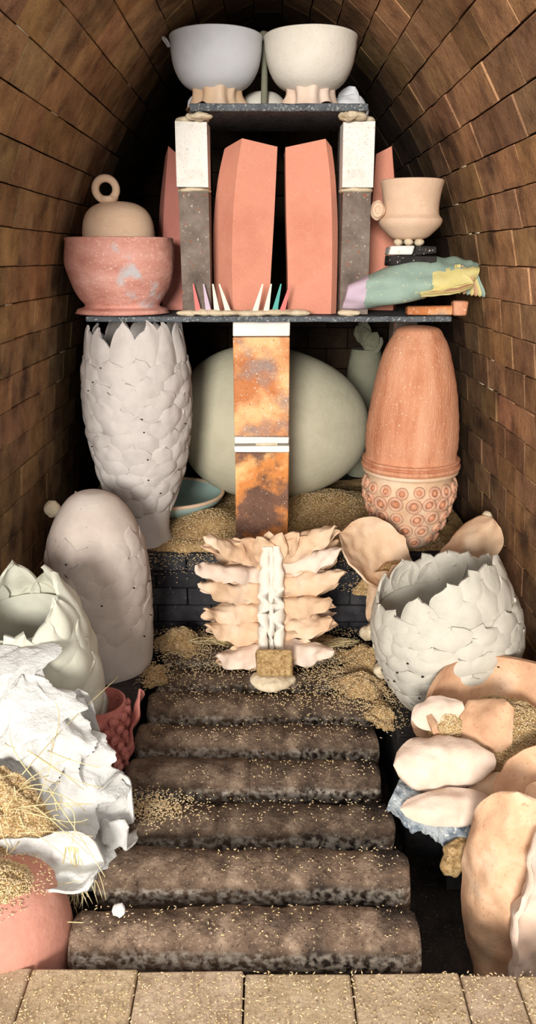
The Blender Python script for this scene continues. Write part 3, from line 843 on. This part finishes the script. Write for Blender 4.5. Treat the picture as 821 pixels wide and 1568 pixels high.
# red sucker pot
mb=MB(); pf=Prof([(.06,0),(.075,.06),(.085,.14),(.083,.23)]); c=(-.520,2.10,-.02)
def cz(z): return z-.02
lathe(mb,[(.01,0)]+[(pf.r(h),h) for h in [.023*i for i in range(11)]]+[(.078,.23),(.07,.1),(.01,.05)],c,48)
for h,n in ((.02,11),(.05,12),(.08,13),(.11,14),(.14,14),(.17,14),(.20,14)):
    for k in range(n):
        t=2*math.pi*(k+(h*50%1))/n; r=pf.r(h)+.003
        blob(mb,(c[0]+r*math.cos(t),c[1]+r*math.sin(t),cz(h)),(.014,.014,.014),.002,30,k,12,8)
        torus(mb,(c[0]+(r+.007)*math.cos(t),c[1]+(r+.007)*math.sin(t),cz(h)),(math.cos(t),math.sin(t),0),.011,.004,a=12,b=6)
leaf(mb,(-.445,2.10,-.02),(.10,.05,1),(1,.0,0),.27,.08,cup=.3,bend=.2,thick=.01,ruf=.006,seed=3,mi=1)
mb.obj('red_sucker_pot',['redclay','redclay'],sharp=60)
# crumpled plaster cloth
mb=MB(); vs=[];fs=[]; nu=150
key=[(-.705,1.93,.47,.055),(-.675,1.88,.41,.095),(-.635,1.83,.33,.115),(-.59,1.79,.23,.13),(-.565,1.75,.13,.145),(-.575,1.72,.04,.155),(-.60,1.70,-.03,.145)]
cl=catmull([k for k in key],22)
n=len(cl)-1
def crease(p,s):
    p=V(p.x+.05*fn(p,8,9),p.y+.03*fn(p,9,2),p.z*.8)
    a=abs(fn(p,7,s)); b=abs(fn(p,15,s+3)); d=abs(fn(p,32,s+6))
    return .060*(1-3.4*a)+.038*(1-3*b)+.018*(1-3*d)
for i,k in enumerate(cl):
    for j in range(nu):
        t=2*math.pi*j/nu
        d=V(math.cos(t),math.sin(t)*.62,.25*math.sin(t))
        p=V(k[0],k[1],k[2])+d*(k[3]*.82*(.35+.65*min(1,(i+1)/10)))
        p+=d*crease(V(p.x,p.y,p.z*.7),4)
        vs.append(p)
for i in range(n):
    for j in range(nu):
        q=(j+1)%nu; fs.append((i*nu+j,i*nu+q,(i+1)*nu+q,(i+1)*nu+j))
fs.append(tuple(range(nu))[::-1]); fs.append(tuple(n*nu+j for j in range(nu)))
mb.add(vs,fs)
leaf(mb,(-.76,1.55,.045),(1,.06,.05),(0,-.6,.9),.37,.14,cup=.8,bend=.22,thick=.02,seed=5,wob=.05,b0=.8,vm=.7,pw=3,nu=21,nv=30,fr=11)
leaf(mb,(-.74,1.60,.02),(1,.02,-.02),(0,-.9,.5),.32,.13,cup=-.4,bend=.2,thick=.02,seed=8,wob=.05,b0=.9)
leaf(mb,(-.47,1.76,.0),(.35,-.2,.8),(.3,-1,.2),.22,.12,cup=.5,bend=-.4,thick=.015,seed=11,wob=.05,fr=14)
leaf(mb,(-.46,1.72,.0),(.5,-.2,.5),(.3,-1,.4),.15,.11,cup=-.5,bend=.4,thick=.015,seed=12,wob=.05,fr=14)
leaf(mb,(-.52,1.84,.10),(.10,0,1),(.6,-1,.2),.28,.10,cup=.5,bend=-.5,thick=.013,seed=13,wob=.05,fr=14)
mb.obj('crumpled_plaster_cloth',['plaster'],sharp=60)
pm=MB(); g2=MB()
mound(pm,g2,-.675,1.63,.10,.145,.07,.18,5500,11,L=.012,slope=(-.01,.05),full=True)
pm.obj('rice_husk_heap',['husk']); g2.obj('rice_husk_grains',['grain'],sharp=180,fixn=False)
mb=MB(); lathe(mb,[(.12,-.298),(.135,-.2),(.145,-.08),(.142,.0),(.125,.07),(.095,.11),(.05,.13),(.001,.135)],(-.615,1.47,0),64,smooth=4,amp=.004)
mb.obj('terracotta_jar',['jar'],sharp=70)
pm=MB(); g2=MB(); mound(pm,g2,-.64,1.46,.105,.10,.075,.055,3000,15,L=.012,full=True)
for _ in range(260): 
    a=U(0,6.28); r=U(.06,.11); grain(g2,(-.615+r*math.cos(a),1.47+r*math.sin(a),.137-5.2*max(0,r-.05)**2-.012),L=.011)
pm.obj('rice_husk_heap',['husk']); g2.obj('rice_husk_grains',['grain'],sharp=180,fixn=False)
mb=MB(); blob(mb,(-.415,1.74,.02),(.035,.03,.032),.012,25,4,20,14); mb.obj('clay_wad',['wad'])
mb=MB(); leaf(mb,(-.36,1.475,.01),(.3,0,.8),(0,-1,.4),.045,.03,thick=.008,nu=7,nv=8,wob=.003); mb.obj('plaster_chip',['plaster'])
mb=MB()
def straw(a,b,sag=.02,r=.0016):
    a=Vector(a);b=Vector(b); pts=[]
    s=V(U(-1,1),U(-1,1),U(-1,1))*sag
    for i in range(9):
        t=i/8; pts.append(a.lerp(b,t)+s*math.sin(math.pi*t))
    tube(mb,pts,[r*(1-.5*i/8) for i in range(9)],k=5)
for _ in range(40):
    x=U(-.66,-.5); y=U(1.52,1.64); z=U(.12,.4)
    straw((x,y,z),(x+U(-.05,.20),y+U(-.1,.1),z+U(-.18,.18)),.03)
for _ in range(24): straw((-.47+U(-.03,.03),1.58,.12),(-.46+U(-.05,.06),1.55,-.04+U(-.03,.05)),.015)
straw((-.60,1.62,.30),(-.42,1.95,.38),.02); straw((-.72,1.5,.12),(-.36,1.5,-.02),.05,.0022)
for _ in range(16): straw((-.22+U(-.1,.1),2.80,.05),(U(-.2,.0),2.82,.02+U(0,.06)),.02)
for _ in range(18): straw((.1+U(-.05,.1),2.78,.03),(.32+U(-.05,.05),2.80,.03+U(0,.03)),.02)
mb.obj('straw_stalks',['straw'],sharp=180)

# ================================================================ RIGHT FOREGROUND
mb=MB()
ax=(V(.88,-.38,-.34).normalized(),V(.4,.9,.0).normalized(),V(.27,-.12,.95).normalized())
n=44;vs=[];fs=[]
c0=V(.53,1.87,-.01)
hx,hy,hz=.17,.11,.045
for i in range(n+1):
    x=-hx+2*hx*i/n
    for k in range(40):
        f=2*math.pi*k/40; cy=math.copysign(abs(math.cos(f))**.35,math.cos(f)); cz2=math.copysign(abs(math.sin(f))**.35,math.sin(f))
        p=c0+ax[0]*x+ax[1]*cy*hy+ax[2]*cz2*hz
        p+=V(1,1,1)*(.014*fn(p,22,3)+.008*fn(p,55,4)); vs.append(p)
for i in range(n):
    for k in range(40):
        q=(k+1)%40; fs.append((i*40+k,i*40+q,(i+1)*40+q,(i+1)*40+k))
fs.append(tuple(range(40))[::-1]); fs.append(tuple(n*40+j for j in range(40)))
mb.add(vs,fs)
mb.obj('broken_kiln_shelf',['bluewhite'],sharp=50)
mb=MB(); boxr(mb,.53,.64,1.88,1.98,-.3,-.06,0,jit=.004); mb.obj('prop_brick',['dark'],bevel=.004)
mb=MB(); blob(mb,(.515,1.74,-.05),(.04,.03,.05),.03,22,2); mb.obj('husk_clod',['husk'])

mb=MB()
def arcbowl(c,r0,a0,a1,tilt,h,mi):
    G=[];NN=[]
    for i in range(16):
        v=i/15
        row=[];nr=[]
        for j in range(60):
            t=math.radians(a0+(a1-a0)*j/59); r=r0*(.2+.8*math.sin(v*math.pi/2))
            p=V(r*math.cos(t),r*math.sin(t),h*(1-math.cos(v*math.pi/2)))
            p.z+=.01*math.sin(t*4)*v; row.append(Vector(c)+tilt@p); nr.append(tilt@V(-math.cos(t)*v,-math.sin(t)*v,1-v*.6).normalized())
        G.append(row);NN.append(nr)
    sheet(mb,G,NN,.018,mi)
tl=(RX(16)@RY(-8)).to_3x3()
arcbowl((.70,2.03,.135),.205,-15,195,tl,.13,0)
mb.obj('clay_dish',['shellpeach'],sharp=60)
pm=MB(); g2=MB(); mound(pm,g2,.71,2.00,.155,.16,.13,.075,5000,21,L=.011,slope=(0,.04),full=True)
mound(pm,g2,.53,2.0,.18,.06,.05,.05,1100,23,L=.011,full=True)
pm.obj('rice_husk_heap',['husk']); g2.obj('rice_husk_grains',['grain'],sharp=180,fixn=False)

mb=MB()
Q=dict(vm=.5,pw=2.4,nu=21,nv=28,b0=.25)
leaf(mb,(.685,1.95,.295),(-.75,-.25,-.60),(-.2,-.7,.7),.20,.165,cup=-.5,bend=-.5,thick=.016,seed=21,wob=.02,mi=2,**Q)
leaf(mb,(.57,2.0,.26),(-1,-.1,-.15),(-.1,-.6,.8),.16,.10,cup=-.4,bend=-.4,thick=.014,seed=22,wob=.015,mi=1,**Q)
leaf(mb,(.63,1.86,.165),(-1,-.10,.04),(-.1,-.75,.6),.28,.165,cup=-.55,bend=-.35,thick=.02,seed=23,wob=.030,mi=1,**Q)
leaf(mb,(.64,1.78,.085),(-1,-.1,.05),(-.05,-.7,.7),.28,.105,cup=-.5,bend=-.3,thick=.018,seed=24,wob=.030,mi=1,b0=.25,vm=.45,pw=1.5,nu=21,nv=28)
leaf(mb,(.77,1.82,.24),(-.55,-.3,-.8),(-.5,-.7,.4),.22,.15,cup=.55,bend=.25,thick=.02,seed=25,wob=.02,mi=2,**Q)
leaf(mb,(.82,1.84,.31),(-.4,-.3,-.7),(-.6,-.7,.4),.21,.13,cup=-.5,bend=-.35,thick=.018,seed=26,wob=.02,mi=0,**Q)
leaf(mb,(.81,1.76,.18),(-.5,-.3,-.5),(-.3,-.8,.5),.22,.15,cup=.5,bend=.4,thick=.018,seed=27,wob=.02,mi=2,**Q)
leaf(mb,(.51,2.08,.22),(-.5,-.4,-.5),(-.5,-.6,.6),.12,.09,cup=-.4,bend=-.4,thick=.014,seed=28,wob=.012,mi=2,**Q)
leaf(mb,(.70,1.84,.13),(-.7,-.3,-.6),(0,-.8,.5),.20,.14,cup=-.4,bend=-.3,thick=.018,seed=29,wob=.02,mi=0,**Q)
mb.obj('clay_petal_pile',['peach','peach2','shellpeach'],sharp=60)
mb=MB()
leaf(mb,(.560,1.50,-.29),(.05,.12,1),(-.55,-1,.0),.56,.25,cup=-.55,bend=-.12,thick=.022,seed=31,wob=.03,b0=.35,vm=.55,pw=2.4,mi=0,nu=25,nv=40)
leaf(mb,(.61,1.47,-.28),(.10,.10,1),(.5,-1,.1),.48,.13,cup=.5,bend=-.1,thick=.022,seed=33,wob=.034,b0=.4,mi=1,nu=17,nv=34,ruf=.006)
mb.obj('upright_clay_shell',['shellpeach','peach2'],sharp=60)

# ================================================================ CAMERA + LIGHT
cam=bpy.data.cameras.new('camera'); co=bpy.data.objects.new('camera',cam); bpy.context.scene.collection.objects.link(co)
cam.sensor_fit='HORIZONTAL'; cam.sensor_width=36; cam.lens=36*1464.6/1002; cam.clip_start=.05
co.location=(0,0,1.5); co.rotation_euler=(math.radians(72),0,0)
bpy.context.scene.camera=co

def area(name,loc,target,size,power,col):
    l=bpy.data.lights.new(name,'AREA'); l.shape='DISK'; l.size=size; l.energy=power; l.color=col
    o=bpy.data.objects.new(name,l); bpy.context.scene.collection.objects.link(o); o.location=loc
    o.rotation_euler=(Vector(target)-Vector(loc)).to_track_quat('-Z','Y').to_euler(); return o
area('daylight_opening',(-1.6,-7,2.6),(0,3,1.4),2.4,1250,(1,.97,.92))
w=bpy.data.worlds.new('world'); bpy.context.scene.world=w; w.use_nodes=True
bg=w.node_tree.nodes['Background']; bg.inputs[0].default_value=(1,.97,.94,1); bg.inputs[1].default_value=1.2
sc=bpy.context.scene
sc.view_settings.view_transform='Standard'
sc.view_settings.exposure=0
